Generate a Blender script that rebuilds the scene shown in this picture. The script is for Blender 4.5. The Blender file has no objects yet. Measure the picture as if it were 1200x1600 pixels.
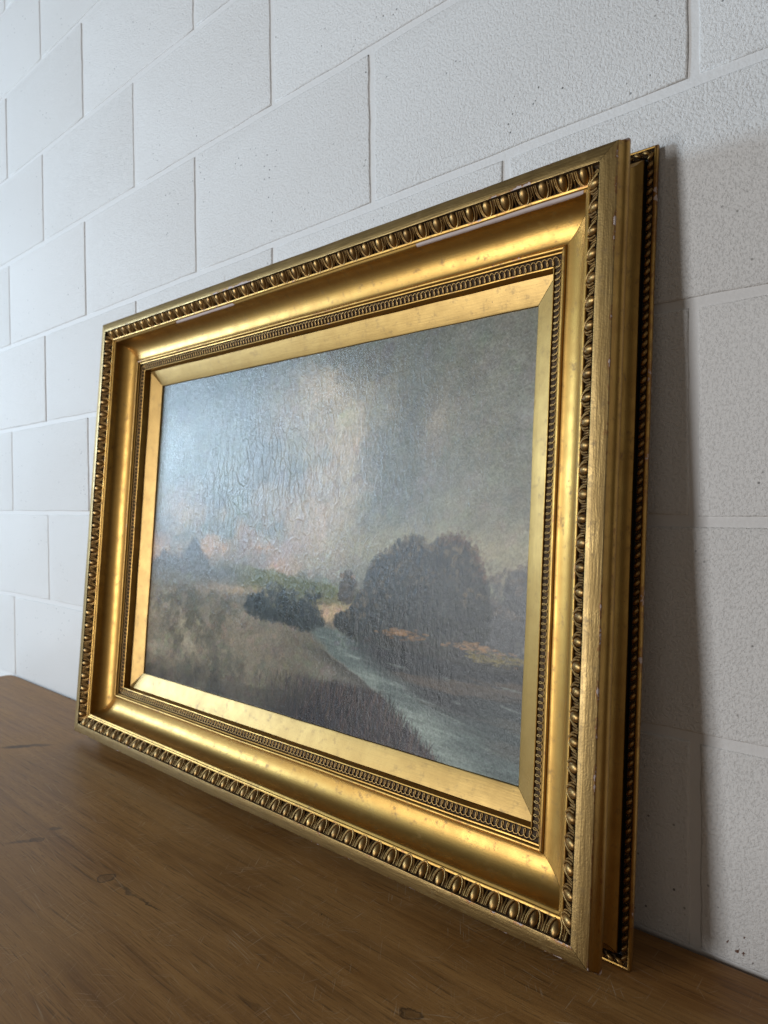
import bpy, bmesh, math, random
import numpy as np
from mathutils import Matrix, Vector

random.seed(7)
RNG = np.random.default_rng(11)
sc = bpy.context.scene
C = sc.collection

# ------------------------------------------------------------------ camera
cam_d = bpy.data.cameras.new('camera')
cam_d.sensor_fit = 'HORIZONTAL'; cam_d.sensor_width = 36.0
cam_d.lens = 1122.08 / 1200 * 36.0
cam_d.clip_start = 0.02; cam_d.clip_end = 100
cam_d.dof.use_dof = True; cam_d.dof.focus_distance = 0.85; cam_d.dof.aperture_fstop = 10.0
cam = bpy.data.objects.new('camera', cam_d); C.objects.link(cam)
fw = Vector((-0.67440086, 0.73818826, -0.01617327))
rt = Vector((0.73835109, 0.67436239, -0.00854529))
upv = Vector((-0.00459861, 0.01770451, 0.99983269))
M = Matrix((rt, upv, -fw)).transposed().to_4x4()
M.translation = Vector((0, -0.76282, 0.46973))
cam.matrix_world = M
sc.camera = cam

# ------------------------------------------------------------------ world and lamps
w = bpy.data.worlds.new('World'); sc.world = w; w.use_nodes = True
bg = w.node_tree.nodes['Background']
bg.inputs['Color'].default_value = (1.0, 0.93, 0.86, 1); bg.inputs['Strength'].default_value = 0.075

def area(name, loc, target, sx, sy, power, color):
    d = bpy.data.lights.new(name, 'AREA'); d.shape = 'RECTANGLE'; d.size = sx; d.size_y = sy
    d.energy = power; d.color = color
    o = bpy.data.objects.new(name, d); C.objects.link(o); o.location = loc
    o.rotation_euler = (Vector(target) - Vector(loc)).to_track_quat('-Z', 'Y').to_euler()
    return o
area('doorway_light', (-2.40, -3.93, 0.55), (-0.28, 0, 0.45), 0.55, 2.1, 108, (0.93, 0.96, 1.0))
area('window_light', (-4.75, -2.32, 1.25), (-1.1, -0.1, 0.45), 0.72, 0.85, 116, (0.58, 0.79, 1.0))
area('room_fill', (1.2, -4.6, 1.3), (-0.6, 0, 0.45), 4.0, 1.6, 10, (1.0, 0.90, 0.78))  # broad warm fill added for ambient light, no actual lamp there

vs = sc.view_settings
vs.view_transform = 'Standard'; vs.look = 'None'; vs.exposure = 0.0; vs.gamma = 1.0
vs.use_curve_mapping = False
sc.render.engine = 'CYCLES'
sc.cycles.max_bounces = 6; sc.cycles.diffuse_bounces = 3; sc.cycles.glossy_bounces = 4; sc.cycles.transmission_bounces = 0; sc.cycles.volume_bounces = 0

# ------------------------------------------------------------------ node helpers
class NT:
    def __init__(s, name):
        s.m = bpy.data.materials.new(name); s.m.use_nodes = True
        s.t = s.m.node_tree; s.n = s.t.nodes; s.l = s.t.links
        s.b = s.n['Principled BSDF']
    def add(s, typ, **kw):
        n = s.n.new(typ)
        for k, v in kw.items(): setattr(n, k, v)
        return n
    def link(s, a, b): s.l.new(a, b)
    def val(s, sock, v):
        if hasattr(v, 'is_linked') or isinstance(v, bpy.types.NodeSocket): s.l.new(v, sock)
        else: sock.default_value = v
    def math(s, op, a, b=None, c=None, clamp=False):
        n = s.add('ShaderNodeMath', operation=op, use_clamp=clamp)
        s.val(n.inputs[0], a)
        if b is not None: s.val(n.inputs[1], b)
        if c is not None: s.val(n.inputs[2], c)
        return n.outputs[0]
    def mapping(s, vec, scale=(1, 1, 1), rot=(0, 0, 0), loc=(0, 0, 0)):
        n = s.add('ShaderNodeMapping'); s.link(vec, n.inputs[0])
        n.inputs['Scale'].default_value = scale; n.inputs['Rotation'].default_value = rot
        n.inputs['Location'].default_value = loc
        return n.outputs[0]
    def noise(s, vec, scale, detail=4, rough=0.55, dist=0.0, out='Fac'):
        n = s.add('ShaderNodeTexNoise'); s.link(vec, n.inputs['Vector'])
        n.inputs['Scale'].default_value = scale; n.inputs['Detail'].default_value = detail
        n.inputs['Roughness'].default_value = rough; n.inputs['Distortion'].default_value = dist
        return n.outputs[out]
    def voro(s, vec, scale, feature='F1', out='Distance', rnd=1.0):
        n = s.add('ShaderNodeTexVoronoi', feature=feature); s.link(vec, n.inputs['Vector'])
        n.inputs['Scale'].default_value = scale; n.inputs['Randomness'].default_value = rnd
        return n.outputs[out]
    def ramp(s, fac, stops, interp='LINEAR'):
        n = s.add('ShaderNodeValToRGB'); s.link(fac, n.inputs[0]); n.color_ramp.interpolation = interp
        e = n.color_ramp.elements
        while len(e) < len(stops): e.new(0.5)
        for i, (p, c) in enumerate(stops):
            e[i].position = p
            e[i].color = (c, c, c, 1) if isinstance(c, (int, float)) else (*c, 1)
        return n.outputs[0]
    def mix(s, fac, a, b, mode='MIX'):
        n = s.add('ShaderNodeMix', data_type='RGBA', blend_type=mode)
        s.val(n.inputs[0], fac)
        for i, v in ((6, a), (7, b)):
            if isinstance(v, tuple): n.inputs[i].default_value = (*v, 1)
            else: s.link(v, n.inputs[i])
        return n.outputs[2]
    def bump(s, height, strength, dist, normal=None):
        n = s.add('ShaderNodeBump'); s.link(height, n.inputs['Height'])
        n.inputs['Strength'].default_value = strength; n.inputs['Distance'].default_value = dist
        if normal is not None: s.link(normal, n.inputs['Normal'])
        return n.outputs[0]
    def pos(s): return s.add('ShaderNodeNewGeometry').outputs['Position']
    def obj(s): return s.add('ShaderNodeTexCoord').outputs['Object']
    def attr(s, name, out='Fac'): return s.add('ShaderNodeAttribute', attribute_name=name).outputs[out]
    def set(s, **kw):
        for k, v in kw.items():
            k = {'color': 'Base Color', 'rough': 'Roughness', 'metal': 'Metallic', 'normal': 'Normal', 'coat': 'Coat Weight',
                 'coat_rough': 'Coat Roughness', 'spec': 'Specular IOR Level'}[k]
            if isinstance(v, tuple): v = (*v, 1)
            s.val(s.b.inputs[k], v)
        return s.m

# ------------------------------------------------------------------ materials
def mat_wall(smooth=False):
    t = NT('mortar_paint' if smooth else 'block_paint')
    p = t.pos()
    big = t.noise(p, 3.0, 2)
    mid = t.noise(p, 22, 1)
    col = t.mix(t.math('MULTIPLY', big, 0.5), *(((0.71, 0.69, 0.665), (0.64, 0.62, 0.595)) if smooth else ((0.79, 0.77, 0.74), (0.71, 0.69, 0.66))))
    if not smooth:
        oi = t.add('ShaderNodeObjectInfo').outputs['Random']
        col = t.mix(t.math('MULTIPLY', oi, 0.2), col, (0.55, 0.53, 0.50))
        # unpainted pin holes, in drifts
        pits = t.voro(t.mapping(p, (1, 1, 1)), 75)
        sel = t.ramp(t.noise(p, 9.0, 2, 0.65), [(0.49, 0.0), (0.62, 1.0)])
        pit = t.math('MULTIPLY', t.ramp(pits, [(0.07, 1.0), (0.12, 0.0)]), sel)
        col = t.mix(t.math('MULTIPLY', pit, 0.85), col, (0.05, 0.045, 0.04))
        # rusty flecks low on the wall by the right of the frames
        d = t.add('ShaderNodeVectorMath', operation='DISTANCE'); t.link(p, d.inputs[0]); d.inputs[1].default_value = (-0.223, 0, 0.0185)
        near = t.ramp(d.outputs['Value'], [(0.0, 1.0), (0.028, 0.0)])
        fl = t.ramp(t.math('ADD', t.noise(p, 170, 3, 0.6), t.math('MULTIPLY', near, 0.2)), [(0.76, 0.0), (0.79, 1.0)])
        fl = t.math('MULTIPLY', fl, t.ramp(near, [(0.05, 0.0), (0.3, 1.0)]))
        col = t.mix(fl, col, (0.13, 0.055, 0.03))
        # stray brown scuffs
        sc_ = t.ramp(t.noise(t.mapping(p, (1, 1, 0.35)), 34, 2, 0.5), [(0.765, 0.0), (0.80, 0.5)])
        col = t.mix(t.math('MULTIPLY', sc_, 0.6), col, (0.36, 0.27, 0.2))
    f1 = t.noise(p, 310 if not smooth else 260, 3 if not smooth else 1, 0.72 if not smooth else 0.5)
    lump = f1
    if smooth:
        h = t.math('ADD', t.math('MULTIPLY', f1, 0.6), t.math('MULTIPLY', mid, 0.6)); st, ds = 0.5, 0.0016
    else:
        h = t.math('ADD', t.ramp(lump, [(0.28, 0.0), (0.48, 0.72), (0.72, 1.0)]), t.math('MULTIPLY', mid, 0.4)); st, ds = 0.60, 0.0022
    return t.set(color=col, rough=0.62, spec=0.35, normal=t.bump(h, st, ds))
WALL = mat_wall(); MORTAR = mat_wall(True)

def mat_gold(name, base, deep, rough, rvar, streak=0.0, dirt=0.25, metal=1.0, bump=0.12, coat=0.2, vary=0.0):
    t = NT(name); o = t.obj(); p = t.pos()
    long_ = t.mapping(o, (0.06, 1, 1))
    st = t.noise(long_, 420, 2, 0.6)
    cloud = t.noise(p, 38, 3, 0.6)
    fine = t.noise(p, 500, 1, 0.6)
    fac = t.math('MULTIPLY', t.ramp(cloud, [(0.30, 0.0), (0.75, 1.0)]), 0.6)
    col = t.mix(fac, base, deep)
    if streak: col = t.mix(t.math('MULTIPLY', t.ramp(st, [(0.42, 0.0), (0.70, 1.0)]), streak), col, deep)
    if vary: col = t.mix(t.math('MULTIPLY', t.math('POWER', t.add('ShaderNodeObjectInfo').outputs['Random'], 2.0), vary), col, (0.16, 0.085, 0.03))
    # fly specks and rubbed spots
    spk = t.math('MULTIPLY', t.ramp(t.voro(p, 130), [(0.05, 1.0), (0.11, 0.0)]), t.ramp(t.noise(p, 28, 3), [(0.55, 0.0), (0.68, 1.0)]))
    dm = t.math('MULTIPLY', t.ramp(t.noise(p, 90, 3, 0.7), [(0.56, 0.0), (0.74, 1.0)]), dirt)
    dk = t.math('MAXIMUM', t.math('MULTIPLY', spk, 0.75), dm)
    col = t.mix(dk, col, (0.07, 0.035, 0.012))
    wear = t.attr('wear')
    wn = t.math('ADD', wear, t.math('MULTIPLY', t.math('SUBTRACT', t.noise(p, 160, 2, 0.6), 0.5), 0.9))
    wm = t.ramp(wn, [(0.50, 0.0), (0.56, 1.0)])
    clay = t.math('MULTIPLY', t.ramp(wn, [(0.30, 0.0), (0.42, 1.0)]), 0.7)
    col = t.mix(clay, col, (0.24, 0.10, 0.035))
    col = t.mix(wm, col, t.mix(t.noise(t.mapping(o, (0.2, 1, 1)), 240, 3), (0.62, 0.52, 0.47), (0.42, 0.31, 0.27)))
    r = t.math('ADD', t.math('MULTIPLY', t.math('SUBTRACT', cloud, 0.5), rvar), rough)
    r = t.math('ADD', r, t.math('MULTIPLY', dk, 0.3), clamp=True)
    r = t.math('MAXIMUM', r, t.math('MULTIPLY', wm, 0.75))
    mt = t.math('MULTIPLY', t.math('SUBTRACT', 1.0, t.math('MAXIMUM', wm, t.math('MULTIPLY', dk, 0.8))), metal)
    h = t.math('ADD', t.math('MULTIPLY', fine, 0.35), t.math('MULTIPLY', st, 0.8 if streak else 0.25))
    return t.set(color=col, rough=r, metal=mt, coat=coat, coat_rough=0.38, normal=t.bump(h, bump, 0.0015))
GOLD = mat_gold('burnished_gilding', (0.45, 0.262, 0.062), (0.28, 0.135, 0.026), 0.41, 0.16, dirt=0.38, coat=0.25)
BRONZE = mat_gold('bronze_paint', (0.42, 0.28, 0.105), (0.25, 0.155, 0.05), 0.46, 0.25, streak=0.75, dirt=0.4, bump=0.3, coat=0.3)
LINER = mat_gold('liner_gilding', (0.37, 0.228, 0.066), (0.28, 0.16, 0.04), 0.46, 0.10, streak=0.08, dirt=0.2, bump=0.10, coat=0.35)
CARVED = mat_gold('toned_gilding', (0.43, 0.255, 0.082), (0.24, 0.13, 0.042), 0.42, 0.2, dirt=0.5, bump=0.15, coat=0.2, vary=0.55)

def mat_umber():
    t = NT('umber_toning'); p = t.pos()
    n = t.noise(p, 300, 4, 0.6)
    col = t.ramp(n, [(0.35, (0.03, 0.017, 0.008)), (0.62, (0.085, 0.048, 0.02)), (0.75, (0.22, 0.13, 0.05))])
    return t.set(color=col, rough=0.7, spec=0.15)
UMBER = mat_umber()

def mat_black():
    t = NT('groove_shade'); p = t.pos()  # near-black colour paints in the deep shade of the groove beside the rope
    return t.set(color=t.ramp(t.noise(p, 90, 3), [(0.3, (0.006, 0.005, 0.005)), (0.7, (0.016, 0.013, 0.011))]), rough=0.6)
BLACK = mat_black()

def mat_backwood():
    t = NT('bare_pine'); o = t.obj()
    n = t.noise(t.mapping(o, (0.05, 1, 1)), 160, 5, 0.6)
    return t.set(color=t.ramp(n, [(0.3, (0.16, 0.085, 0.035)), (0.7, (0.30, 0.17, 0.075))]), rough=0.7)
PINE = mat_backwood()

def mat_canvas():
    t = NT('oil_paint'); o = t.obj(); p = t.pos()
    col = t.attr('paint', 'Color')
    wv1 = t.add('ShaderNodeTexWave', wave_type='BANDS', bands_direction='X'); t.link(o, wv1.inputs[0])
    wv1.inputs['Scale'].default_value = 330; wv1.inputs['Distortion'].default_value = 0
    wv2 = t.add('ShaderNodeTexWave', wave_type='BANDS', bands_direction='Y'); t.link(o, wv2.inputs[0])
    wv2.inputs['Scale'].default_value = 330; wv2.inputs['Distortion'].default_value = 0
    weave = t.math('ADD', wv1.outputs['Fac'], wv2.outputs['Fac'])
    imp = t.noise(t.mapping(o, (1, 0.65, 1)), 150, 3, 0.65)
    ripple = t.noise(t.mapping(o, (1, 0.16, 1)), 75, 2, 0.55, 0.5)
    wp = t.add('ShaderNodeVectorMath', operation='ADD'); t.link(t.mapping(o, (1, 0.22, 1)), wp.inputs[0])
    nz = t.noise(o, 30, 1, 0.5, out='Color')
    sc_ = t.add('ShaderNodeVectorMath', operation='SCALE'); t.link(nz, sc_.inputs[0]); sc_.inputs['Scale'].default_value = 0.02
    t.link(sc_.outputs[0], wp.inputs[1])
    crack = t.ramp(t.voro(wp.outputs[0], 78, 'DISTANCE_TO_EDGE'), [(0.0, 1.0), (0.07, 0.0)])
    cm = t.math('MULTIPLY', crack, t.attr('cracks'))
    h = t.math('ADD', t.math('MULTIPLY', weave, 0.08), t.math('MULTIPLY', imp, 1.1))
    h = t.math('ADD', h, t.math('MULTIPLY', ripple, 0.8))
    h = t.math('ADD', h, t.math('MULTIPLY', cm, 0.6))
    r = t.math('ADD', t.math('MULTIPLY', t.noise(o, 14, 2), 0.14), 0.20)
    return t.set(color=col, rough=r, spec=0.38, normal=t.bump(h, 0.42, 0.0011))
PAINT = mat_canvas()

def mat_table():
    t = NT('worn_table_wood'); p = t.pos()
    wob = t.noise(p, 3.0, 3, 0.5, out='Color')
    sv = t.add('ShaderNodeVectorMath', operation='SCALE'); t.link(wob, sv.inputs[0]); sv.inputs['Scale'].default_value = 0.014
    q = t.add('ShaderNodeVectorMath', operation='ADD'); t.link(p, q.inputs[0]); t.link(sv.outputs[0], q.inputs[1])
    q = q.outputs[0]
    g1 = t.noise(t.mapping(q, (0.035, 1, 1)), 75, 4, 0.7)
    g2 = t.noise(t.mapping(q, (0.03, 1, 1)), 420, 2, 0.6)
    patch = t.noise(t.mapping(p, (0.6, 1, 1)), 5.5, 3, 0.6)
    col = t.ramp(g1, [(0.28, (0.145, 0.060, 0.014)), (0.50, (0.265, 0.122, 0.033)), (0.72, (0.36, 0.178, 0.053))])
    col = t.mix(t.ramp(patch, [(0.38, 0.0), (0.66, 0.55)]), col, (0.40, 0.213, 0.074))
    col = t.mix(t.math('MULTIPLY', t.ramp(g2, [(0.60, 0.0), (0.70, 1.0)]), 0.5), col, (0.028, 0.014, 0.007))
    pore = t.ramp(t.noise(t.mapping(p, (0.045, 1, 1)), 900, 1, 0.5), [(0.62, 0.0), (0.68, 1.0)])
    col = t.mix(t.math('MULTIPLY', t.math('MULTIPLY', pore, t.ramp(g1, [(0.4, 0.2), (0.6, 1.0)])), 0.55), col, (0.05, 0.022, 0.008))
    # stains, each with its own place: (x, y, long half-axis, short half-axis, angle, ring)
    nz = t.noise(p, 60, 4, 0.6, out='Color')
    s2 = t.add('ShaderNodeVectorMath', operation='SCALE'); t.link(nz, s2.inputs[0]); s2.inputs['Scale'].default_value = 0.016
    pw = t.add('ShaderNodeVectorMath', operation='ADD'); t.link(p, pw.inputs[0]); t.link(s2.outputs[0], pw.inputs[1]); pw = pw.outputs[0]
    for (x, y, a, b, ang, ring, k) in ((-1.455, -0.222, 0.040, 0.012, 0.9, 0, 0.75), (-1.432, -0.190, 0.03, 0.009, 0.7, 0, 0.5), (-1.042, -0.372, 0.030, 0.007, 0.95, 0, 0.45),
                                    (-1.032, -0.357, 0.011, 0.008, 0.6, 1, 0.6), (-0.861, -0.342, 0.0125, 0.010, 0.3, 1, 0.8), (-0.815, -0.339, 0.034, 0.005, 0.05, 0, 0.6),
                                    (-0.765, -0.337, 0.032, 0.0018, 0.04, 0, 0.7), (-0.423, -0.271, 0.0135, 0.0095, 0.2, 1, 0.8), (-1.048, -0.327, 0.013, 0.007, 0.4, 0, 0.55),
                                    (-0.601, -0.214, 0.0022, 0.002, 0, 0, 0.8), (-0.54, -0.36, 0.02, 0.004, 0.2, 0, 0.3)):
        mp = t.add('ShaderNodeMapping', vector_type='TEXTURE'); t.link(pw, mp.inputs[0])
        mp.inputs['Location'].default_value = (x + 0.008, y + 0.008, 0.008); mp.inputs['Rotation'].default_value = (0, 0, ang); mp.inputs['Scale'].default_value = (a, b, 1)
        ln = t.add('ShaderNodeVectorMath', operation='LENGTH'); t.link(mp.outputs[0], ln.inputs[0])
        st = [(0.40, 1.0), (1.0, 0.0)] if not ring else [(0.0, 0.45), (0.6, 0.35), (0.82, 1.0), (1.0, 0.0)]
        m = t.math('MULTIPLY', t.ramp(ln.outputs['Value'], st), k)
        col = t.mix(m, col, (0.022, 0.012, 0.008))
    # scratches in several directions, pale where they cut the finish
    tot = None
    for (ang, sx, scale, lo, hi) in ((0.15, 0.02, 160, 0.72, 0.76), (0.9, 0.04, 190, 0.735, 0.77), (-0.6, 0.035, 190, 0.735, 0.77), (1.5, 0.04, 180, 0.735, 0.77), (-1.1, 0.05, 230, 0.74, 0.78)):
        mp = t.mapping(p, (1, 1, 1), (0, 0, ang))
        bb = t.add('ShaderNodeVectorMath', operation='ADD'); t.link(mp, bb.inputs[0]); t.link(sv.outputs[0], bb.inputs[1])
        s_ = t.ramp(t.noise(t.mapping(bb.outputs[0], (sx, 1, 1), (0, 0, 0), (ang * 3, 0, 0)), scale * 4, 0, 0.4), [(lo, 0.0), (hi, 1.0)])
        s_ = t.math('MULTIPLY', s_, t.ramp(t.noise(p, 16 + 5 * ang, 2), [(0.50, 0.0), (0.66, 1.0)]))
        tot = s_ if tot is None else t.math('MAXIMUM', tot, s_)
    scuff = t.math('MULTIPLY', t.ramp(t.noise(t.mapping(p, (0.5, 1, 1), (0, 0, 0.4)), 130, 3, 0.7), [(0.62, 0.0), (0.74, 1.0)]), t.ramp(t.noise(p, 7, 3), [(0.48, 0.0), (0.68, 1.0)]))
    col = t.mix(t.math('MULTIPLY', scuff, 0.36), col, (0.48, 0.33, 0.19))
    dust = t.math('MULTIPLY', t.ramp(t.noise(p, 620, 1, 0.6), [(0.66, 0.0), (0.74, 1.0)]), t.ramp(patch, [(0.36, 0.15), (0.62, 0.6)]))
    col = t.mix(dust, col, (0.40, 0.29, 0.18))
    col = t.mix(t.math('MULTIPLY', tot, 0.42), col, (0.56, 0.42, 0.27))
    r = t.math('ADD', t.math('MULTIPLY', patch, 0.25), 0.30)
    r = t.math('ADD', r, t.math('MULTIPLY', t.math('MAXIMUM', tot, scuff), 0.2), clamp=True)
    h = t.math('ADD', g2, t.math('MULTIPLY', patch, 0.6))
    return t.set(color=col, rough=r, spec=0.20, normal=t.bump(h, 0.3, 0.0012))
TABLE = mat_table()

# ------------------------------------------------------------------ object helpers
def link(name, me, parent=None, mats=()):
    for m in mats: me.materials.append(m)
    o = bpy.data.objects.new(name, me); C.objects.link(o); o.parent = parent
    return o
def mesh(name, v, f, smooth=True, mi=None):
    me = bpy.data.meshes.new(name); me.from_pydata([tuple(map(float, q)) for q in v], [], f); me.update()
    if smooth: me.polygons.foreach_set('use_smooth', [True] * len(me.polygons))
    if mi is not None: me.polygons.foreach_set('material_index', mi)
    return me
def empty(name, loc, rot=(0, 0, 0)):
    o = bpy.data.objects.new(name, None); C.objects.link(o); o.location = loc; o.rotation_euler = rot
    o.empty_display_size = 0.05
    return o
def tag(o, label, cat, group=None):
    o['label'] = label; o['category'] = cat
    if group: o['group'] = group
def copy_of(o, parent):
    c = o.copy(); C.objects.link(c); c.parent = parent
    return c

# ------------------------------------------------------------------ wall of painted blocks
JX, JZ, P = -0.71422, 0.67074, 0.225       # a perpend, a bed joint, half block
wall_me = bpy.data.meshes.new('wall'); bm = bmesh.new()
# mortar face: concave tooled joints read as a smooth face set 4 mm back from the blocks
bmesh.ops.create_grid(bm, x_segments=1, y_segments=1, size=0.5)
bmesh.ops.transform(bm, matrix=Matrix(((5.6, 0, 0, -1.25), (0, 0, 1, 0.0021), (0, 3.9, 0, 0.85), (0, 0, 0, 1))), verts=bm.verts)
for f_ in bm.faces:
    if f_.normal.y > 0: f_.normal_flip()
bm.to_mesh(wall_me); bm.free()
wall = link('wall', wall_me, None, [MORTAR]); wall['kind'] = 'structure'

def block_mesh(seed):
    rg = random.Random(seed)
    hx, hz, dp = 0.225 - 0.0052, 0.1125 - 0.0052, 0.05
    bm = bmesh.new()
    bmesh.ops.create_cube(bm, size=1.0)
    for v in bm.verts: v.co = Vector((v.co.x * 2 * hx, (v.co.y + 0.5) * dp, v.co.z * 2 * hz))
    fr = [e for e in bm.edges if all(v.co.y < 1e-5 for v in e.verts)]
    bmesh.ops.subdivide_edges(bm, edges=fr, cuts=8, use_grid_fill=False)
    for v in bm.verts:
        if v.co.y < 1e-5:
            v.co.x += rg.uniform(-1, 1) * 0.0009; v.co.z += rg.uniform(-1, 1) * 0.0009
    fr = [e for e in bm.edges if all(v.co.y < 1e-5 for v in e.verts)]
    bmesh.ops.bevel(bm, geom=fr, offset=0.0027, segments=3, profile=0.6, affect='EDGES')
    me = bpy.data.meshes.new('concrete_block'); bm.to_mesh(me); bm.free()
    for pl in me.polygons: pl.use_smooth = True
    me.materials.append(WALL)
    return me
variants = [block_mesh(s) for s in range(6)]
for k in range(-5, 8):
    z = JZ + (k + 0.5) * P
    for n in range(-12, 8):
        if (n % 2 == 0) != (k % 2 != 0): continue
        x = JX + (n + 1) * P
        if x > 1.2 or x < -3.6: continue
        b = bpy.data.objects.new('concrete_block', variants[random.randrange(6)]); C.objects.link(b)
        b.parent = wall
        b.location = (x + random.uniform(-1, 1) * 0.0008, random.uniform(-0.0005, 0.0005), z + random.uniform(-1, 1) * 0.0006)
        b.rotation_euler = (random.uniform(-1, 1) * 0.002, random.uniform(-1, 1) * 0.0012, random.uniform(-1, 1) * 0.0012)

# ------------------------------------------------------------------ table
tab = empty('table', (-0.7, -0.43, 0))
tag(tab, 'worn dark brown wooden table top carrying the gilt frames', 'table')
def slab(name, pts, z0, z1, bev, mat):
    bm = bmesh.new()
    lo = [bm.verts.new((x, y, z0)) for x, y in pts]; f0 = bm.faces.new(lo)
    ex = bmesh.ops.extrude_face_region(bm, geom=[f0])
    for v in ex['geom']:
        if isinstance(v, bmesh.types.BMVert): v.co.z = z1
    bmesh.ops.recalc_face_normals(bm, faces=bm.faces)
    top = [e for e in bm.edges if all(abs(v.co.z - z1) < 1e-6 for v in e.verts)]
    bmesh.ops.bevel(bm, geom=top, offset=bev, segments=3, profile=0.5, affect='EDGES')
    me = bpy.data.meshes.new(name); bm.to_mesh(me); bm.free()
    o = link(name, me, tab, [mat]); o.location = -tab.location
    return o
slab('table_top', [(-2.062, -0.0026), (-2.062, -0.86), (0.75, -0.86), (0.75, -0.0070)], -0.028, 0.0, 0.0025, TABLE)
slab('end_strip', [(-2.083, -0.0030), (-2.092, -0.012), (-2.100, -0.86), (-2.0632, -0.86), (-2.0632, -0.0026)], -0.028, -0.0006, 0.003, TABLE)

# ------------------------------------------------------------------ sweeps
def noise1(x, seed, f=1.0):
    x = x * f; i = np.floor(x).astype(int); t = x - i; t = t * t * (3 - 2 * t)
    tb = np.random.default_rng(seed).random(4096)
    return tb[i % 4096] * (1 - t) + tb[(i + 1) % 4096] * t

RAILS = [0]
def rail_mesh(name, L, prof, step=0.006, warp=0.0, seed=0):
    """prof: list of (s, h, material index of the face to the next point)."""
    n = max(4, int(L / step)); v = []; f = []; mi = []
    m = len(prof); GAP = 0.0003; RAILS[0] += 1; xs = np.linspace(0, L, n + 1)
    wob = (noise1(xs, 200 + RAILS[0], 14) - 0.5) * 0.0007; wob2 = (noise1(xs, 300 + RAILS[0], 9) - 0.5) * 0.0006
    for i in range(n + 1):
        t = i / n
        for (s, h, _) in prof:
            x = s + GAP + (L - 2 * s - 2 * GAP) * t
            v.append((x, s + wob[i], h + wob2[i]))
    for i in range(n):
        for j in range(m - 1):
            a = i * m + j
            f.append((a, a + m, a + m + 1, a + 1)); mi.append(prof[j][2])
    me = mesh(name, v, f, True, mi)
    me.attributes.new('wear', 'FLOAT', 'POINT')
    return me
def sharp_by_angle(me, deg=32):
    bm = bmesh.new(); bm.from_mesh(me)
    bmesh.ops.recalc_face_normals(bm, faces=bm.faces)
    for e in bm.edges:
        if len(e.link_faces) == 2 and e.calc_face_angle(0) > math.radians(deg): e.smooth = False
    bm.to_mesh(me); bm.free()
def place(o, k, W, H):
    o.location = [(0, 0, 0), (W, 0, 0), (W, H, 0), (0, H, 0)][k]
    o.rotation_euler = (0, 0, k * math.pi / 2)

AL = 0.08774; K = 1.04
# ------------------------------------------------------------------ framed painting
W, H = 1.04373, 0.77806
XL = -0.856134 - K * W / 2
base = empty('framed_painting', (XL, -0.13938, 0.0226), (math.pi / 2 - AL, 0, 0)); base.scale = (K, K, K)
tag(base, 'landscape oil painting of trees beside a river in a deep gilt frame', 'painting')

# material slots: 0 bare pine, 1 bronze paint, 2 umber, 3 burnished gold, 4 black groove shade
prof = [(0.052, -0.0620, 0), (-0.0152, -0.0615, 3), (-0.0159, -0.0608, 3), (-0.0161, -0.0590, 3), (-0.0160, -0.0572, 3), (-0.0154, -0.0560, 3), (-0.0143, -0.0554, 3), (-0.0131, -0.0556, 3), (-0.0126, -0.0566, 2),
        (-0.0123, -0.0576, 2), (-0.0095, -0.0570, 2), (-0.0067, -0.0578, 2), (-0.0063, -0.0590, 4), (-0.0060, -0.0612, 4), (-0.0036, -0.0612, 4), (-0.0033, -0.0550, 3), (-0.0028, -0.0538, 3),
        (-0.0018, -0.0532, 3), (0.0000, -0.0522, 3), (0.0024, -0.0504, 3), (0.0048, -0.0476, 3), (0.0066, -0.0440, 3), (0.0078, -0.0395, 3), (0.0081, -0.0345, 3), (0.0076, -0.0300, 3), (0.0062, -0.0255, 3), (0.0038, -0.0215, 3), (0.0005, -0.0192, 3), (-0.0042, -0.0182, 3), (-0.0056, -0.0165, 3), (-0.0058, -0.0135, 3), (-0.0052, -0.0110, 3),
        (-0.0042, -0.0096, 3), (-0.0036, -0.0090, 3), (-0.0022, -0.0070, 3), (-0.0013, -0.0045, 3), (-0.0010, -0.0028, 3), (-0.0004, -0.0010, 1), (0.0004, 0.0001, 1),
        (0.0040, 0.0010, 1), (0.0100, 0.0020, 1), (0.0158, 0.0028, 1), (0.0166, 0.0026, 2), (0.0170, 0.0012, 2), (0.0172, -0.0020, 2),
        (0.0200, -0.0042, 2), (0.0240, -0.0066, 2), (0.0280, -0.0094, 2), (0.0298, -0.0105, 2), (0.0301, -0.0092, 3),
        (0.0304, -0.0075, 3), (0.0312, -0.0069, 3), (0.0326, -0.0070, 3), (0.0336, -0.0077, 3), (0.0340, -0.0089, 3), (0.0345, -0.0093, 3),
        (0.0362, -0.0100, 3), (0.0370, -0.0108, 3), (0.0374, -0.0122, 3)]
for i in range(0, 15):
    a = math.radians(90 * i / 14)
    prof.append((0.0708 - 0.0332 * math.cos(a), -0.0135 - 0.0262 * math.sin(a), 3))
for i in range(0, 9):
    a = math.pi * i / 8
    prof.append((0.0738 - 0.0026 * math.cos(a), -0.0395 + 0.0024 * math.sin(a), 3))
prof += [(0.0768, -0.0408, 3), (0.0780, -0.0410, 3), (0.0784, -0.0418, 2), (0.0786, -0.0440, 2), (0.0835, -0.0455, 2), (0.0885, -0.0470, 2),
         (0.0888, -0.0455, 3), (0.0894, -0.0448, 3), (0.0904, -0.0452, 3), (0.0908, -0.0470, 3), (0.0910, -0.0590, 3), (0.0910, -0.0640, 0), (0.052, -0.0620, 0)]
lprof = [(0.0912, -0.0705, 0), (0.0912, -0.0572, 0), (0.0920, -0.0566, 0), (0.1000, -0.0592, 0), (0.1100, -0.0630, 0), (0.1185, -0.0660, 0), (0.1199, -0.0667, 0), (0.1203, -0.0676, 0), (0.1203, -0.0720, 0)]

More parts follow.
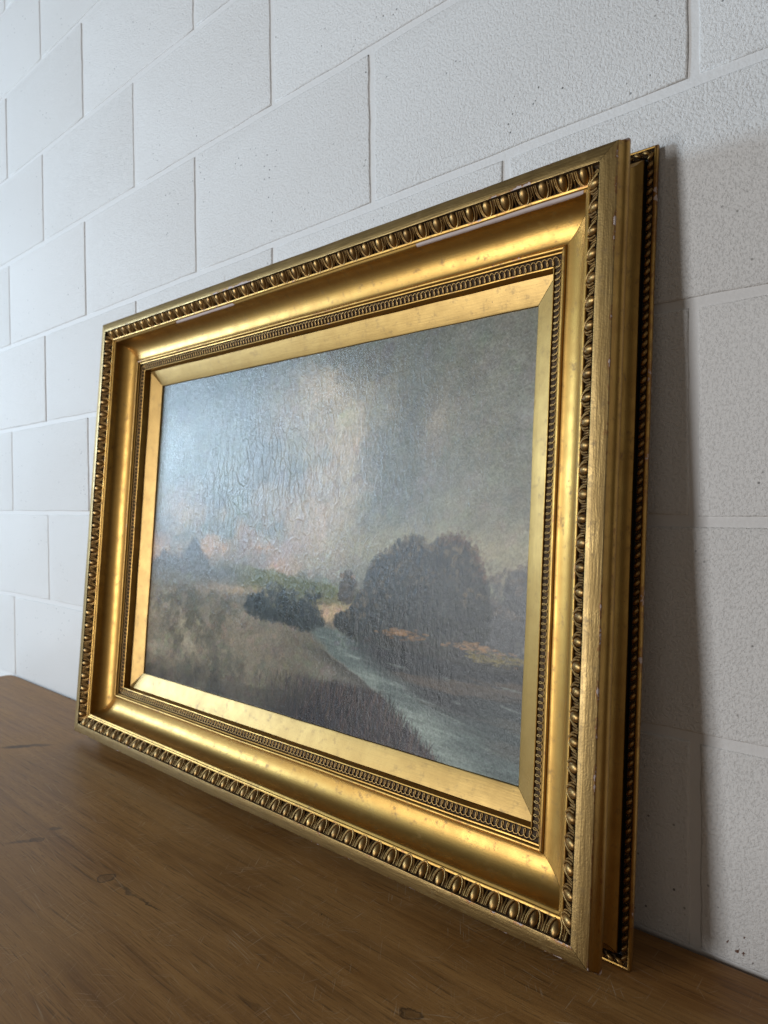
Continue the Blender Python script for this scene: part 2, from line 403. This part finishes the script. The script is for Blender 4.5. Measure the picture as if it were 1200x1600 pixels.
def set_wear(me, fn):
    n = len(me.vertices); co = np.empty(n * 3); me.vertices.foreach_get('co', co); co = co.reshape(-1, 3)
    me.attributes['wear'].data.foreach_set('value', fn(co[:, 0], co[:, 1], co[:, 2]).astype(np.float32))
def band(a, lo, hi, soft): return np.clip((a - lo) / soft, 0, 1) * np.clip((hi - a) / soft, 0, 1)
def wear_fn(k, L):
    def fn(x, s, h):
        w_ = np.zeros_like(x)
        # rubbed arrises on the outer edges
        edge = band(s, -0.0012, 0.0012, 0.0006) * band(h, -0.002, 0.002, 0.001)
        w_ = np.maximum(w_, edge * 0.62 * noise1(x, 50 + k, 60))
        w_ = np.maximum(w_, band(s, -0.007, 0.002, 0.001) * (h < 0.001) * np.clip((0.003 - np.minimum(x, L - x)) / 0.012, 0, 1))
        for lo_, hi_, sd in ((0.0305, 0.0338, 21), (0.0360, 0.0376, 22), (0.0718, 0.0758, 23), (0.0888, 0.0908, 24), (-0.0060, -0.0035, 25)):
            w_ = np.maximum(w_, band(s, lo_, hi_, 0.0006) * (0.10 + 0.42 * noise1(x, sd + 10 * k, 22) * noise1(x, sd + 3 + 10 * k, 75)))
        w_ = np.maximum(w_, band(s, -0.0175, -0.012, 0.001) * np.clip((0.006 - (np.minimum(x, L - x) + 0.016)) / 0.016, 0, 1) * 1.1)
        w_ = np.maximum(w_, band(s, -0.0175, -0.0125, 0.001) * 0.5 * noise1(x, 70 + k, 50))
        if k == 2:   # top rail, x runs from the right-hand end
            led = band(s, 0.0338, 0.0378, 0.0003) * band(h, -0.0128, -0.0088, 0.0004)
            w_ = np.maximum(w_, led * (band(x, 0.036, 0.262, 0.004) + band(x, 0.62, 0.80, 0.01)) * 0.95)
            top = band(s, 0.0150, 0.0172, 0.0004)
            w_ = np.maximum(w_, top * (band(x, 0.085, 0.150, 0.01) + band(x, 0.56, 0.68, 0.02)) * (0.45 + 0.5 * noise1(x, 9, 90)))
        if k == 1:
            w_ = np.maximum(w_, band(s, 0.0005, 0.016, 0.004) * band(x, 0.38, 0.56, 0.06) * 0.30 * noise1(x, 4, 40))
        if k == 0:
            w_ = np.maximum(w_, band(s, 0.0150, 0.0172, 0.0004) * 0.5 * noise1(x, 3, 70))
        return w_
    return fn

def tube(path, rad, sides=5, closed=False):
    v = []; f = []; n = len(path)
    for i in range(n):
        a = Vector(path[i - 1] if (i > 0 or closed) else path[i]); b = Vector(path[(i + 1) % n] if (i < n - 1 or closed) else path[i])
        d = (b - a).normalized(); nz = Vector((0, 0, 1)); sd = d.cross(nz)
        if sd.length < 1e-6: sd = Vector((1, 0, 0))
        sd.normalize(); up_ = sd.cross(d)
        r = rad[i] if isinstance(rad, (list, tuple)) else rad
        for k in range(sides):
            t = 2 * math.pi * k / sides
            v.append(Vector(path[i]) + sd * (r * math.cos(t)) + up_ * (r * math.sin(t)))
    for i in range(n - 1 + (1 if closed else 0)):
        for k in range(sides):
            a = i * sides + k; b = i * sides + (k + 1) % sides
            c = ((i + 1) % n) * sides + (k + 1) % sides; d = ((i + 1) % n) * sides + k
            f.append((a, b, c, d))
    return v, f
def ellipsoid(rx, ry, rz, nu=12, nv=8, point=0.0, half=False):
    v = []; f = []
    for j in range(nv + 1):
        ph = math.pi * j / nv - math.pi / 2
        for i in range(nu):
            th = 2 * math.pi * i / nu
            y = math.sin(ph); r = math.cos(ph) * (1 - point * y)
            v.append((rx * r * math.cos(th), ry * y, rz * r * math.sin(th)))
    for j in range(nv):
        for i in range(nu):
            f.append((j * nu + i, j * nu + (i + 1) % nu, (j + 1) * nu + (i + 1) % nu, (j + 1) * nu + i))
    return v, f

# egg and dart: unit in its own frame, x along the rail, y down the slope towards the picture, z out of it
ev, ef = ellipsoid(0.0050, 0.0088, 0.0048, 12, 9, 0.14)
egg_me = mesh('egg', ev, ef); egg_me.materials.append(CARVED)
hv, hf = [], []
def addpart(v, f):
    o = len(hv); hv.extend(v); hf.extend([tuple(i + o for i in q) for q in f])
for (rx, ry, rr_, z) in ((0.0069, 0.0090, 0.00125, 0.0022), (0.0094, 0.0096, 0.0011, 0.0012)):
    pth = []
    for i in range(13):
        a = math.pi * i / 12
        pth.append((rx * math.cos(a) * (1 + 0.0), -0.0052 + (ry + 0.0048) * math.sin(a) ** 0.9 if 0 < i < 12 else -0.0080, z))
    addpart(*tube(pth, [rr_ * (0.8 + 0.5 * math.sin(math.pi * i / 12)) for i in range(13)], 5))
addpart(*tube([(0.0116, -0.0078, 0.0006), (0.0116, -0.002, 0.0012), (0.0116, 0.003, 0.0010), (0.0116, 0.0078, 0.0000)], [0.0018, 0.0014, 0.0009, 0.0003], 5))
husk_me = mesh('egg_husk', hv, hf); husk_me.materials.append(CARVED)

SL = math.atan2(-0.0098, 0.0134)       # slope of the ovolo
def ornament_row(o, L, n):
    l0 = 0.0236; pitch = (L - 2 * l0) / n
    for i in range(n):
        x = l0 + pitch * (i + 0.5)
        e = bpy.data.objects.new('egg', egg_me); C.objects.link(e); e.parent = o
        e.location = (x, 0.0233, -0.0042); e.rotation_euler = (SL, random.uniform(-.04, .04), random.uniform(-.05, .05))
        e.scale = (random.uniform(0.90, 1.10), random.uniform(0.93, 1.04), random.uniform(0.80, 1.10))
        hs = bpy.data.objects.new('egg_husk', husk_me); C.objects.link(hs); hs.parent = o
        hs.location = (x, 0.0235, -0.0052); hs.rotation_euler = (SL, 0, 0); hs.scale = (pitch / 0.0232, 1, 1)

def loops_mesh(L):
    s0, n = 0.0838, int((L - 2 * 0.0838) / 0.0068); pitch = (L - 2 * s0) / n
    path = []; per = 14; sl = math.atan2(-0.003, 0.01)
    for i in range(n * per + 1):
        t = 2 * math.pi * i / per
        x = s0 + pitch * t / (2 * math.pi) - 0.0024 * math.sin(t)
        y = 0.0043 * math.cos(t)
        path.append((x, s0 + y * math.cos(sl), -0.0449 + y * math.sin(sl) + 0.0004 * math.sin(t)))
    v, f = tube(path, 0.00078, 4)
    return mesh('loop_ornament', v, f)
sv_, sf_ = ellipsoid(0.0047, 0.0023, 0.0027, 8, 6)
strand_me = mesh('rope_strand', sv_, sf_); strand_me.materials.append(CARVED)
def rope_row(r, L, k):
    x0, x1 = -0.0095, L + 0.0095
    n = int((x1 - x0) / 0.0091)
    # on the long rails only the strands near the right-hand end can be seen
    rng_ = range(n) if k == 1 else (range(n - 40, n) if k == 0 else (range(40) if k == 2 else range(0)))
    dv, df = [], []
    for i in rng_:
        x = x0 + (i + 0.5) * (x1 - x0) / n
        e = bpy.data.objects.new('rope_strand', strand_me); C.objects.link(e); e.parent = r
        e.location = (x, -0.0095, -0.0560); e.rotation_euler = (0, 0, math.radians(-38 + random.uniform(-4, 4)))
        for (dx, dy) in ((0.0040, -0.0016), (0.0052, 0.0), (0.0064, 0.0018), (0.0030, -0.0026), (0.0046, 0.0024)):
            pv, pf = ellipsoid(0.0007, 0.0007, 0.0008, 5, 4); o_ = len(dv)
            dv += [(a + x + dx, b - 0.0095 + dy, c_ - 0.0567) for a, b, c_ in pv]; df += [tuple(q + o_ for q in ff) for ff in pf]
    if dv:
        dd = link('beading', mesh('beading', dv, df), r, [CARVED]); dd['kind'] = 'stuff'
NEGG = [43, 31, 43, 31]
for k in range(4):
    L = W if k % 2 == 0 else H
    me = rail_mesh('frame_rail', L, prof); sharp_by_angle(me); set_wear(me, wear_fn(k, L))
    r = link('frame_rail', me, base, [PINE, BRONZE, UMBER, GOLD, BLACK]); place(r, k, W, H)
    ornament_row(r, L, NEGG[k]); rope_row(r, L, k)
    lo = link('loop_ornament', loops_mesh(L), r, [CARVED]); lo['kind'] = 'stuff'
    lm = rail_mesh('liner_rail', L, lprof, 0.02); sharp_by_angle(lm)
    lr = link('liner_rail', lm, base, [LINER]); place(lr, k, W, H)

# ------------------------------------------------------------------ the painted canvas
def vnoise(u, v, fx, fy, seed):
    rg = np.random.default_rng(seed); nx, ny = int(fx) + 3, int(fy) + 3
    g = rg.random((ny, nx)); x = u * fx; y = v * fy
    i = np.floor(x).astype(int).clip(0, nx - 2); j = np.floor(y).astype(int).clip(0, ny - 2)
    a = x - i; b = y - j; a = a * a * (3 - 2 * a); b = b * b * (3 - 2 * b)
    return (g[j, i] * (1 - a) + g[j, i + 1] * a) * (1 - b) + (g[j + 1, i] * (1 - a) + g[j + 1, i + 1] * a) * b
def fbm(u, v, fx, fy, seed, oct=5, gain=0.55):
    t = 0; amp = 1; s = 0
    for k in range(oct):
        t = t + amp * vnoise(u, v, fx * 2 ** k, fy * 2 ** k, seed * 31 + k); s += amp; amp *= gain
    return t / s
def ss(a, lo, hi): 
    t = np.clip((a - lo) / (hi - lo), 0, 1); return t * t * (3 - 2 * t)
def rgb(r, g, b): 
    c = np.array([r, g, b]) / 255.0
    return np.where(c <= 0.04045, c / 12.92, ((c + 0.055) / 1.055) ** 2.4)
PAINT_GAIN = 1.34
def paint_canvas(nx, ny):
    u, v = np.meshgrid(np.linspace(0, 1, nx), np.linspace(0, 1, ny))
    rg = np.random.default_rng(5)
    asp = 1.494
    def lay(img, m, c):
        c = np.asarray(c); m = np.clip(m, 0, 1)[..., None]
        return img * (1 - m) + c * m
    N = lambda fx, fy, s, o=5, g=0.55: fbm(u, v, fx, fy, s, o, g)
    def dab(img, x, y, rx, ry, ang, col, al):
        # one touch of the brush: rx, ry in units of the canvas height
        R_ = max(rx, ry); i0 = max(0, int((x - R_ / asp) * nx)); i1 = min(nx, int((x + R_ / asp) * nx) + 2)
        j0 = max(0, int((y - R_) * ny)); j1 = min(ny, int((y + R_) * ny) + 2)
        if i1 <= i0 or j1 <= j0: return
        a = (u[j0:j1, i0:i1] - x) * asp; b = v[j0:j1, i0:i1] - y
        c_, s_ = math.cos(ang), math.sin(ang)
        p = (a * c_ + b * s_) / rx; q = (-a * s_ + b * c_) / ry
        m = np.clip((1 - p * p - q * q) * 2.2, 0, 1) * al
        m = m * (0.72 + 0.28 * np.sin(q * 7 + x * 91 + 2 * np.sin(p * 3)))
        img[j0:j1, i0:i1] = img[j0:j1, i0:i1] * (1 - m[..., None]) + col * m[..., None]
    def brushify(img, n, box, r0, r1, elong, ang, spread, jit, al):
        for _ in range(n):
            x = rg.uniform(box[0], box[1]); y = rg.uniform(box[2], box[3])
            col = img[min(ny - 1, int(y * ny)), min(nx - 1, int(x * nx))] * (1 + jit * rg.normal()) * (1 + 0.35 * jit * rg.normal(size=3))
            r = rg.uniform(r0, r1); dab(img, x, y, r * elong, r, ang + spread * rg.normal(), np.clip(col, 0, 1), al)
    wu = u + 0.12 * (N(5, 4, 1) - 0.5); wv = v + 0.14 * (N(5, 4, 2) - 0.5)
    fu = u + 0.03 * (N(22, 16, 3, 4, .7) - 0.5); fv = v + 0.04 * (N(22, 16, 4, 4, .7) - 0.5)
    # sky
    img = np.zeros((ny, nx, 3)) + rgb(116, 118, 110)
    img = lay(img, ss(0.72 - wu, 0, 0.35) * 0.9, rgb(120, 126, 124))
    img = lay(img, ss(N(4, 3, 5), 0.46, 0.66) * 0.6, rgb(100, 104, 101))
    img = lay(img, ss(wv, 0.80, 1.0) * ss(0.52 - wu, -0.05, 0.2) * 0.7, rgb(88, 95, 96))
    img = lay(img, ss(N(7, 5, 55), 0.52, 0.66) * ss(u, 0.6, 0.8) * ss(v, .5, .6) * 0.55, rgb(128, 130, 124))
    cl = np.exp(-(((wu - 0.59 - 0.05 * (wv - 0.75)) / 0.15) ** 2)) * ss(wv, 0.36, 0.60) * ss(1.05 - wv, 0, 0.12)
    img = lay(img, ss(cl + 1.3 * (N(8, 6, 6) - 0.5), 0.15, 0.95) * 0.85, rgb(150, 140, 124))
    img = lay(img, ss(cl * N(14, 10, 7, 5, .7), 0.36, 0.62) * 0.7, rgb(172, 158, 138))
    wis = np.exp(-(((wu - 0.83) / 0.03) ** 2 + ((wv - 0.77 - 0.9 * (wu - 0.83)) / 0.06) ** 2))
    img = lay(img, wis * 0.6, rgb(150, 142, 128))
    lowc = ss(wv, 0.37, 0.44) * ss(0.68 - wv, 0, 0.14) * ss(0.70 - wu, -0.02, 0.14)
    img = lay(img, lowc * ss(N(9, 8, 8), 0.30, 0.56) * 0.9, rgb(158, 145, 132))
    img = lay(img, lowc * ss(N(12, 12, 9), 0.50, 0.66) * ss(0.56 - v, 0, .1) * 0.9, rgb(172, 146, 126))
    img = lay(img, lowc * ss(N(8, 10, 59), 0.56, 0.70) * 0.5, rgb(112, 117, 122))
    img = lay(img, np.exp(-((v - 0.47) / 0.06) ** 2) * ss(u, 0.5, 0.72) * 0.8, rgb(146, 141, 120))
    brushify(img, 2600, (0, 1, 0.36, 1), 0.010, 0.026, 1.6, 0.5, 0.8, 0.07, 0.55)
    brushify(img, 2200, (0, 1, 0.36, 1), 0.005, 0.012, 1.9, 0.4, 0.9, 0.09, 0.5)
    # far woods and misty left distance
    far = 0.392 - 0.02 * u + 0.02 * (N(14, 3, 11) - 0.5)
    ft = np.exp(-(((u - 0.175) / 0.04) ** 2)) * 0.085 + np.exp(-(((u - 0.07) / 0.045) ** 2)) * 0.035
    img = lay(img, ss(far + ft + 0.05 * (N(40, 26, 12) - 0.5) - v, -0.012, 0.015) * ss(0.52 - u, 0, 0.2) * 0.9, rgb(92, 95, 99))
    img = lay(img, ss(0.375 - 0.03 * u + 0.03 * (N(18, 8, 13) - .5) - v, -0.006, 0.02), rgb(112, 110, 103))
    # green hill slope and sandy track
    gv = v + 0.25 * (fv - v)
    hill = ss(0.447 - 0.12 * u - gv, -0.003, 0.008) * ss(fv - (0.335 - 0.05 * u), -0.01, 0.02) * ss(u, 0.27, 0.42) * ss(0.71 - u, 0, 0.03)
    img = lay(img, hill * 0.95, rgb(88, 93, 58)); img = lay(img, hill * ss(N(30, 16, 14), 0.48, 0.62) * 0.6, rgb(116, 115, 80))
    trk = np.exp(-(((fv - 0.300) / 0.024) ** 2)) * ss(u, 0.55, 0.60) * ss(0.71 - u, 0, 0.04)
    img = lay(img, trk, rgb(172, 148, 122))
    # meadow on the left
    mead = ss(0.335 - 0.05 * ss(u, .3, .45) + 0.04 * (N(12, 6, 15) - .5) - v, 0, 0.035) * ss(0.62 - u, 0, 0.08)
    img = lay(img, mead * 0.95, rgb(124, 117, 104))
    img = lay(img, mead * ss(N(14, 9, 16, 5, .7), 0.48, 0.64) * 0.75, rgb(88, 88, 78))
    img = lay(img, mead * ss(N(18, 12, 60, 5, .7), 0.54, 0.66) * ss(0.4 - u, 0, .2) * 0.7, rgb(152, 144, 128))
    img = lay(img, mead * ss(0.13 + 0.10 * (N(8, 3, 61) - .5) - v, 0, 0.10) * 0.75, rgb(66, 64, 60))
    img = lay(img, mead * ss(u, 0.40, 0.56) * 0.5, rgb(78, 77, 66))
    img = lay(img, np.exp(-(((fu - 0.33) / 0.11) ** 2 + ((fv - 0.328) / 0.013) ** 2)) * 0.8, rgb(166, 146, 124))
    brushify(img, 2400, (0, 0.66, 0.0, 0.42), 0.004, 0.010, 2.2, 0.1, 0.6, 0.13, 0.6)
    def crown(blobs, n, r0, r1, dark, mid, lit, al=0.75):
        for _ in range(n):
            cx, cy, rx, ry = blobs[rg.integers(len(blobs))]
            t = rg.uniform(0, 2 * math.pi); k = math.sqrt(rg.random()) * 1.04
            x = cx + rx * k * math.cos(t); y = cy + ry * k * math.sin(t)
            top = max(0.0, math.sin(t)) * k
            c = dark * (1 - 0.55 * rg.random()) + mid * 0.5 * rg.random()
            if top > 0.45 and rg.random() < 0.42 * top: c = lit * rg.uniform(0.6, 1.05) + mid * 0.1
            dab(img, x, y, rg.uniform(r0, r1) * 1.5, rg.uniform(r0, r1), rg.uniform(0, 3.1), np.clip(c, 0, 1), al)
    # small tree by the track, hedges and bushes
    crown([(0.645, 0.372, 0.018, 0.038), (0.640, 0.350, 0.016, 0.02)], 160, 0.005, 0.010, rgb(66, 60, 50), rgb(90, 80, 62), rgb(140, 114, 90))
    crown([(0.45, 0.312, 0.04, 0.042), (0.50, 0.298, 0.045, 0.045), (0.558, 0.302, 0.026, 0.055), (0.42, 0.282, 0.055, 0.026), (0.535, 0.272, 0.055, 0.028), (0.47, 0.275, 0.06, 0.02), (0.40, 0.30, 0.03, 0.02)],
          900, 0.005, 0.011, rgb(40, 44, 43), rgb(66, 74, 66), rgb(104, 104, 86))
    # river
    left_b = np.interp(v, [0.0, 0.039, 0.113, 0.169, 0.215, 0.243, 0.262], [0.85, 0.815, 0.735, 0.650, 0.585, 0.560, 0.585])
    top_r = np.interp(u, [0.55, 0.6, 0.68, 0.8, 1.0], [0.262, 0.262, 0.247, 0.240, 0.226])
    left_b = left_b + 0.035 * (fbm(v, v * 0 + .5, 26, 2, 72, 3) - 0.5) * ss(0.25 - v, 0, 0.05)
    riv = ss(u - left_b + 0.03 * (N(30, 40, 18, 4) - .5), -0.010, 0.014) * ss(top_r - v, -0.004, 0.006)
    img = lay(img, riv, rgb(90, 100, 97))
    img = lay(img, riv * np.exp(-((u - left_b - 0.045) / 0.055) ** 2) * ss(N(10, 14, 70), 0.32, 0.58) * 0.85, rgb(134, 144, 138))
    dark = riv * ss(v - (0.175 - 0.40 * (u - 0.66)) + 0.12 * (N(9, 30, 20) - .5), -0.03, 0.05) * ss(u - left_b + 0.06 * (N(8, 22, 71) - .5), 0.05, 0.15)
    img = lay(img, dark * 0.95, rgb(38, 38, 37))
    img = lay(img, dark * ss(N(4, 40, 21, 4), 0.5, 0.62) * ss(u, .72, .8) * 0.8, rgb(84, 74, 62))
    img = lay(img, riv * ss(u, 0.84, 0.96) * ss(0.15 - v, -0.06, 0.05) * 0.5, rgb(76, 88, 88))
    n0 = 1500
    for _ in range(n0):
        y = rg.uniform(0, 0.25); lb = np.interp(y, [0.0, 0.039, 0.113, 0.169, 0.215, 0.243], [0.85, 0.815, 0.735, 0.650, 0.585, 0.560])
        x = rg.uniform(lb + 0.012, 1.0)
        if y > np.interp(x, [0.55, 0.68, 0.8, 1.0], [0.255, 0.242, 0.235, 0.22]): continue
        c = img[int(y * ny), min(nx - 1, int(x * nx))] * (1 + 0.14 * rg.normal())
        if rg.random() < 0.012: c = rgb(122, 130, 126)
        dab(img, x, y, rg.uniform(0.012, 0.05), rg.uniform(0.0014, 0.004), -0.10 + 0.06 * rg.normal(), np.clip(c, 0, 1), 0.6)
    # far bank, the lit strip under the trees
    bank = ss(v - top_r + 0.008, -0.004, 0.006) * ss(top_r + 0.055 - v, 0, 0.03) * ss(u, 0.60, 0.68)
    img = lay(img, bank * 0.95, rgb(46, 45, 38))
    brushify(img, 400, (0.62, 1, 0.22, 0.31), 0.003, 0.007, 2.5, -0.1, 0.4, 0.2, 0.7)
    # trees on the right, then the big pair
    crown([(0.965, 0.36, 0.05, 0.075), (1.0, 0.385, 0.04, 0.07), (0.94, 0.32, 0.04, 0.05), (0.98, 0.30, 0.05, 0.05)], 900, 0.005, 0.012, rgb(76, 78, 80), rgb(84, 82, 76), rgb(112, 102, 92), 0.55)
    TR = [(0.745, 0.375, 0.058, 0.095), (0.715, 0.325, 0.050, 0.065), (0.785, 0.425, 0.052, 0.078), (0.785, 0.35, 0.07, 0.09), (0.86, 0.430, 0.052, 0.074), (0.885, 0.375, 0.046, 0.09),
          (0.84, 0.35, 0.07, 0.085), (0.665, 0.282, 0.045, 0.028), (0.69, 0.305, 0.035, 0.045), (0.905, 0.33, 0.032, 0.06)]
    tm = 0
    for (cx, cy, rx, ry) in TR:
        d = ((fu - cx) / rx) ** 2 + ((fv - cy) / ry) ** 2 + 0.5 * (N(60, 42, 23, 3, .7) - 0.5)
        tm = np.maximum(tm, ss(1.0 - d, -0.18, 0.18))
    img = lay(img, tm * ss(v - 0.262, -0.004, 0.02) * 0.95, rgb(38, 40, 39))
    crown(TR, 5600, 0.0035, 0.0085, rgb(40, 42, 41), rgb(78, 80, 70), rgb(112, 100, 80), 0.6)
    for _ in range(150):   # warm top edge of the right-hand tree
        t = rg.uniform(-0.2, 2.0); dab(img, 0.862 + 0.058 * math.cos(t) + 0.006 * rg.normal(), 0.428 + 0.078 * math.sin(t) + 0.008 * rg.normal(), 0.006, 0.004, rg.uniform(0, 3), rgb(106, 84, 70) * rg.uniform(.6, 1.05), 0.4)
    for cx, h_, t_ in ((0.775, 0.33, 0.005), (0.885, 0.32, 0.004), (0.802, 0.31, 0.003), (0.748, 0.30, 0.003)):
        for k in range(14): dab(img, cx + 0.004 * math.sin(k), 0.252 + (h_ - 0.252) * k / 13, 0.007, t_ * 0.9, 1.5, rgb(36, 33, 30), 0.7)
    for _ in range(120):
        cx = rg.choice([0.765, 0.79, 0.90, 0.93], p=[.4, .2, .25, .15]); x = cx + 0.022 * rg.normal()
        y = 0.274 - 0.10 * max(0, x - 0.86) + 0.006 * rg.normal()
        dab(img, x, y, rg.uniform(0.006, 0.014), 0.003, 0.1 * rg.normal(), rgb(166, 128, 82) * rg.uniform(.45, 1.0), 0.42)
    for _ in range(80): dab(img, rg.uniform(0.90, 1.0), 0.252 + 0.006 * rg.normal(), 0.012, 0.0025, -0.1, rgb(128, 116, 66) * rg.uniform(.6, 1), 0.5)
    # near bank with reeds
    near = ss(left_b - u + 0.012 * (N(70, 30, 27, 3) - .5), -0.003, 0.006) * ss(0.22 - v, 0, 0.03) * ss(u - 0.33 - 0.5 * v, 0, 0.12)
    img = lay(img, near * np.exp(-((left_b - u) / 0.05) ** 2) * 0.7, rgb(58, 56, 50))
    ree = near * ss(u - (0.46 + 0.9 * v), -0.10, 0.10) * ss(0.135 + 0.03 * (N(30, 4, 62) - .5) - v, -0.005, 0.02)
    img = lay(img, ree * 0.95, rgb(42, 37, 40))
    pal = [rgb(80, 66, 66), rgb(44, 40, 42), rgb(72, 73, 80), rgb(96, 82, 74), rgb(38, 36, 36), rgb(64, 60, 50)]
    for _ in range(1900):
        y = rg.uniform(0, 0.12); lb = np.interp(y, [0.0, 0.039, 0.113, 0.169], [0.85, 0.815, 0.735, 0.65])
        x = lb - abs(rg.normal()) * 0.13 + rg.uniform(-0.005, 0.022)
        if x < 0.42: continue
        dab(img, x, y, rg.uniform(0.010, 0.026), rg.uniform(0.0010, 0.0022), 1.45 + 0.22 * rg.normal(), pal[rg.integers(6)] * rg.uniform(.8, 1.15), 0.65)
    # mist over the left distance
    img = lay(img, np.exp(-((v - 0.37) / 0.05) ** 2) * ss(0.5 - u, 0, 0.3) * 0.45, rgb(124, 126, 124))
    # canvas grain through the paint
    br = 1 + 0.16 * (N(150, 100, 29, 3, .8) - 0.5) + 0.42 * (vnoise(u, v, 420, 290, 33) - 0.5) + 0.10 * (N(12, 9, 32) - 0.5)
    img = np.clip(PAINT_GAIN * (img * br[..., None]) ** 1.14 * np.array([1.07, 1.0, 0.90]), 0, 1)
    cr = np.clip(0.15 + 1.0 * np.exp(-(((u - 0.40) / 0.26) ** 2 + ((v - 0.60) / 0.26) ** 2)), 0, 1)
    return img, cr, u, v
NX, NY = 840, 562
img, cr, U, V = paint_canvas(NX, NY)
S8 = 0.1203; pad = 0.004
cw, ch = W - 2 * S8, H - 2 * S8
vx = S8 - pad + U * (cw + 2 * pad); vy = S8 - pad + V * (ch + 2 * pad)
bow = 0.0007 * (fbm(U, V, 3, 3, 91, 2) - 0.5) * 2
co = np.stack([vx, vy, -0.0695 + bow], -1).reshape(-1, 3)
idx = np.arange(NX * NY).reshape(NY, NX)
quads = np.stack([idx[:-1, :-1], idx[:-1, 1:], idx[1:, 1:], idx[1:, :-1]], -1).reshape(-1, 4)
cme = bpy.data.meshes.new('canvas')
cme.vertices.add(len(co)); cme.vertices.foreach_set('co', co.ravel())
cme.loops.add(quads.size); cme.loops.foreach_set('vertex_index', quads.ravel())
cme.polygons.add(len(quads)); cme.polygons.foreach_set('loop_start', np.arange(0, quads.size, 4)); cme.polygons.foreach_set('loop_total', np.full(len(quads), 4))
cme.polygons.foreach_set('use_smooth', np.ones(len(quads), bool))
cme.update(calc_edges=True)
ca = cme.attributes.new('paint', 'FLOAT_COLOR', 'POINT')
ca.data.foreach_set('color', np.concatenate([img.reshape(-1, 3), np.ones((NX * NY, 1))], 1).astype(np.float32).ravel())
cb = cme.attributes.new('cracks', 'FLOAT', 'POINT'); cb.data.foreach_set('value', cr.ravel().astype(np.float32))
cv = link('canvas', cme, base, [PAINT])
cv['label'] = 'hazy landscape with a tall pair of trees beside a bending river'
# stretcher board behind it
bm = bmesh.new(); bmesh.ops.create_cube(bm, size=1)
for q in bm.verts: q.co = Vector((W / 2 + q.co.x * (cw + 0.04), H / 2 + q.co.y * (ch + 0.04), -0.0735 + q.co.z * 0.005))
bme = bpy.data.meshes.new('backing_board'); bm.to_mesh(bme); bm.free()
link('backing_board', bme, base, [PINE])
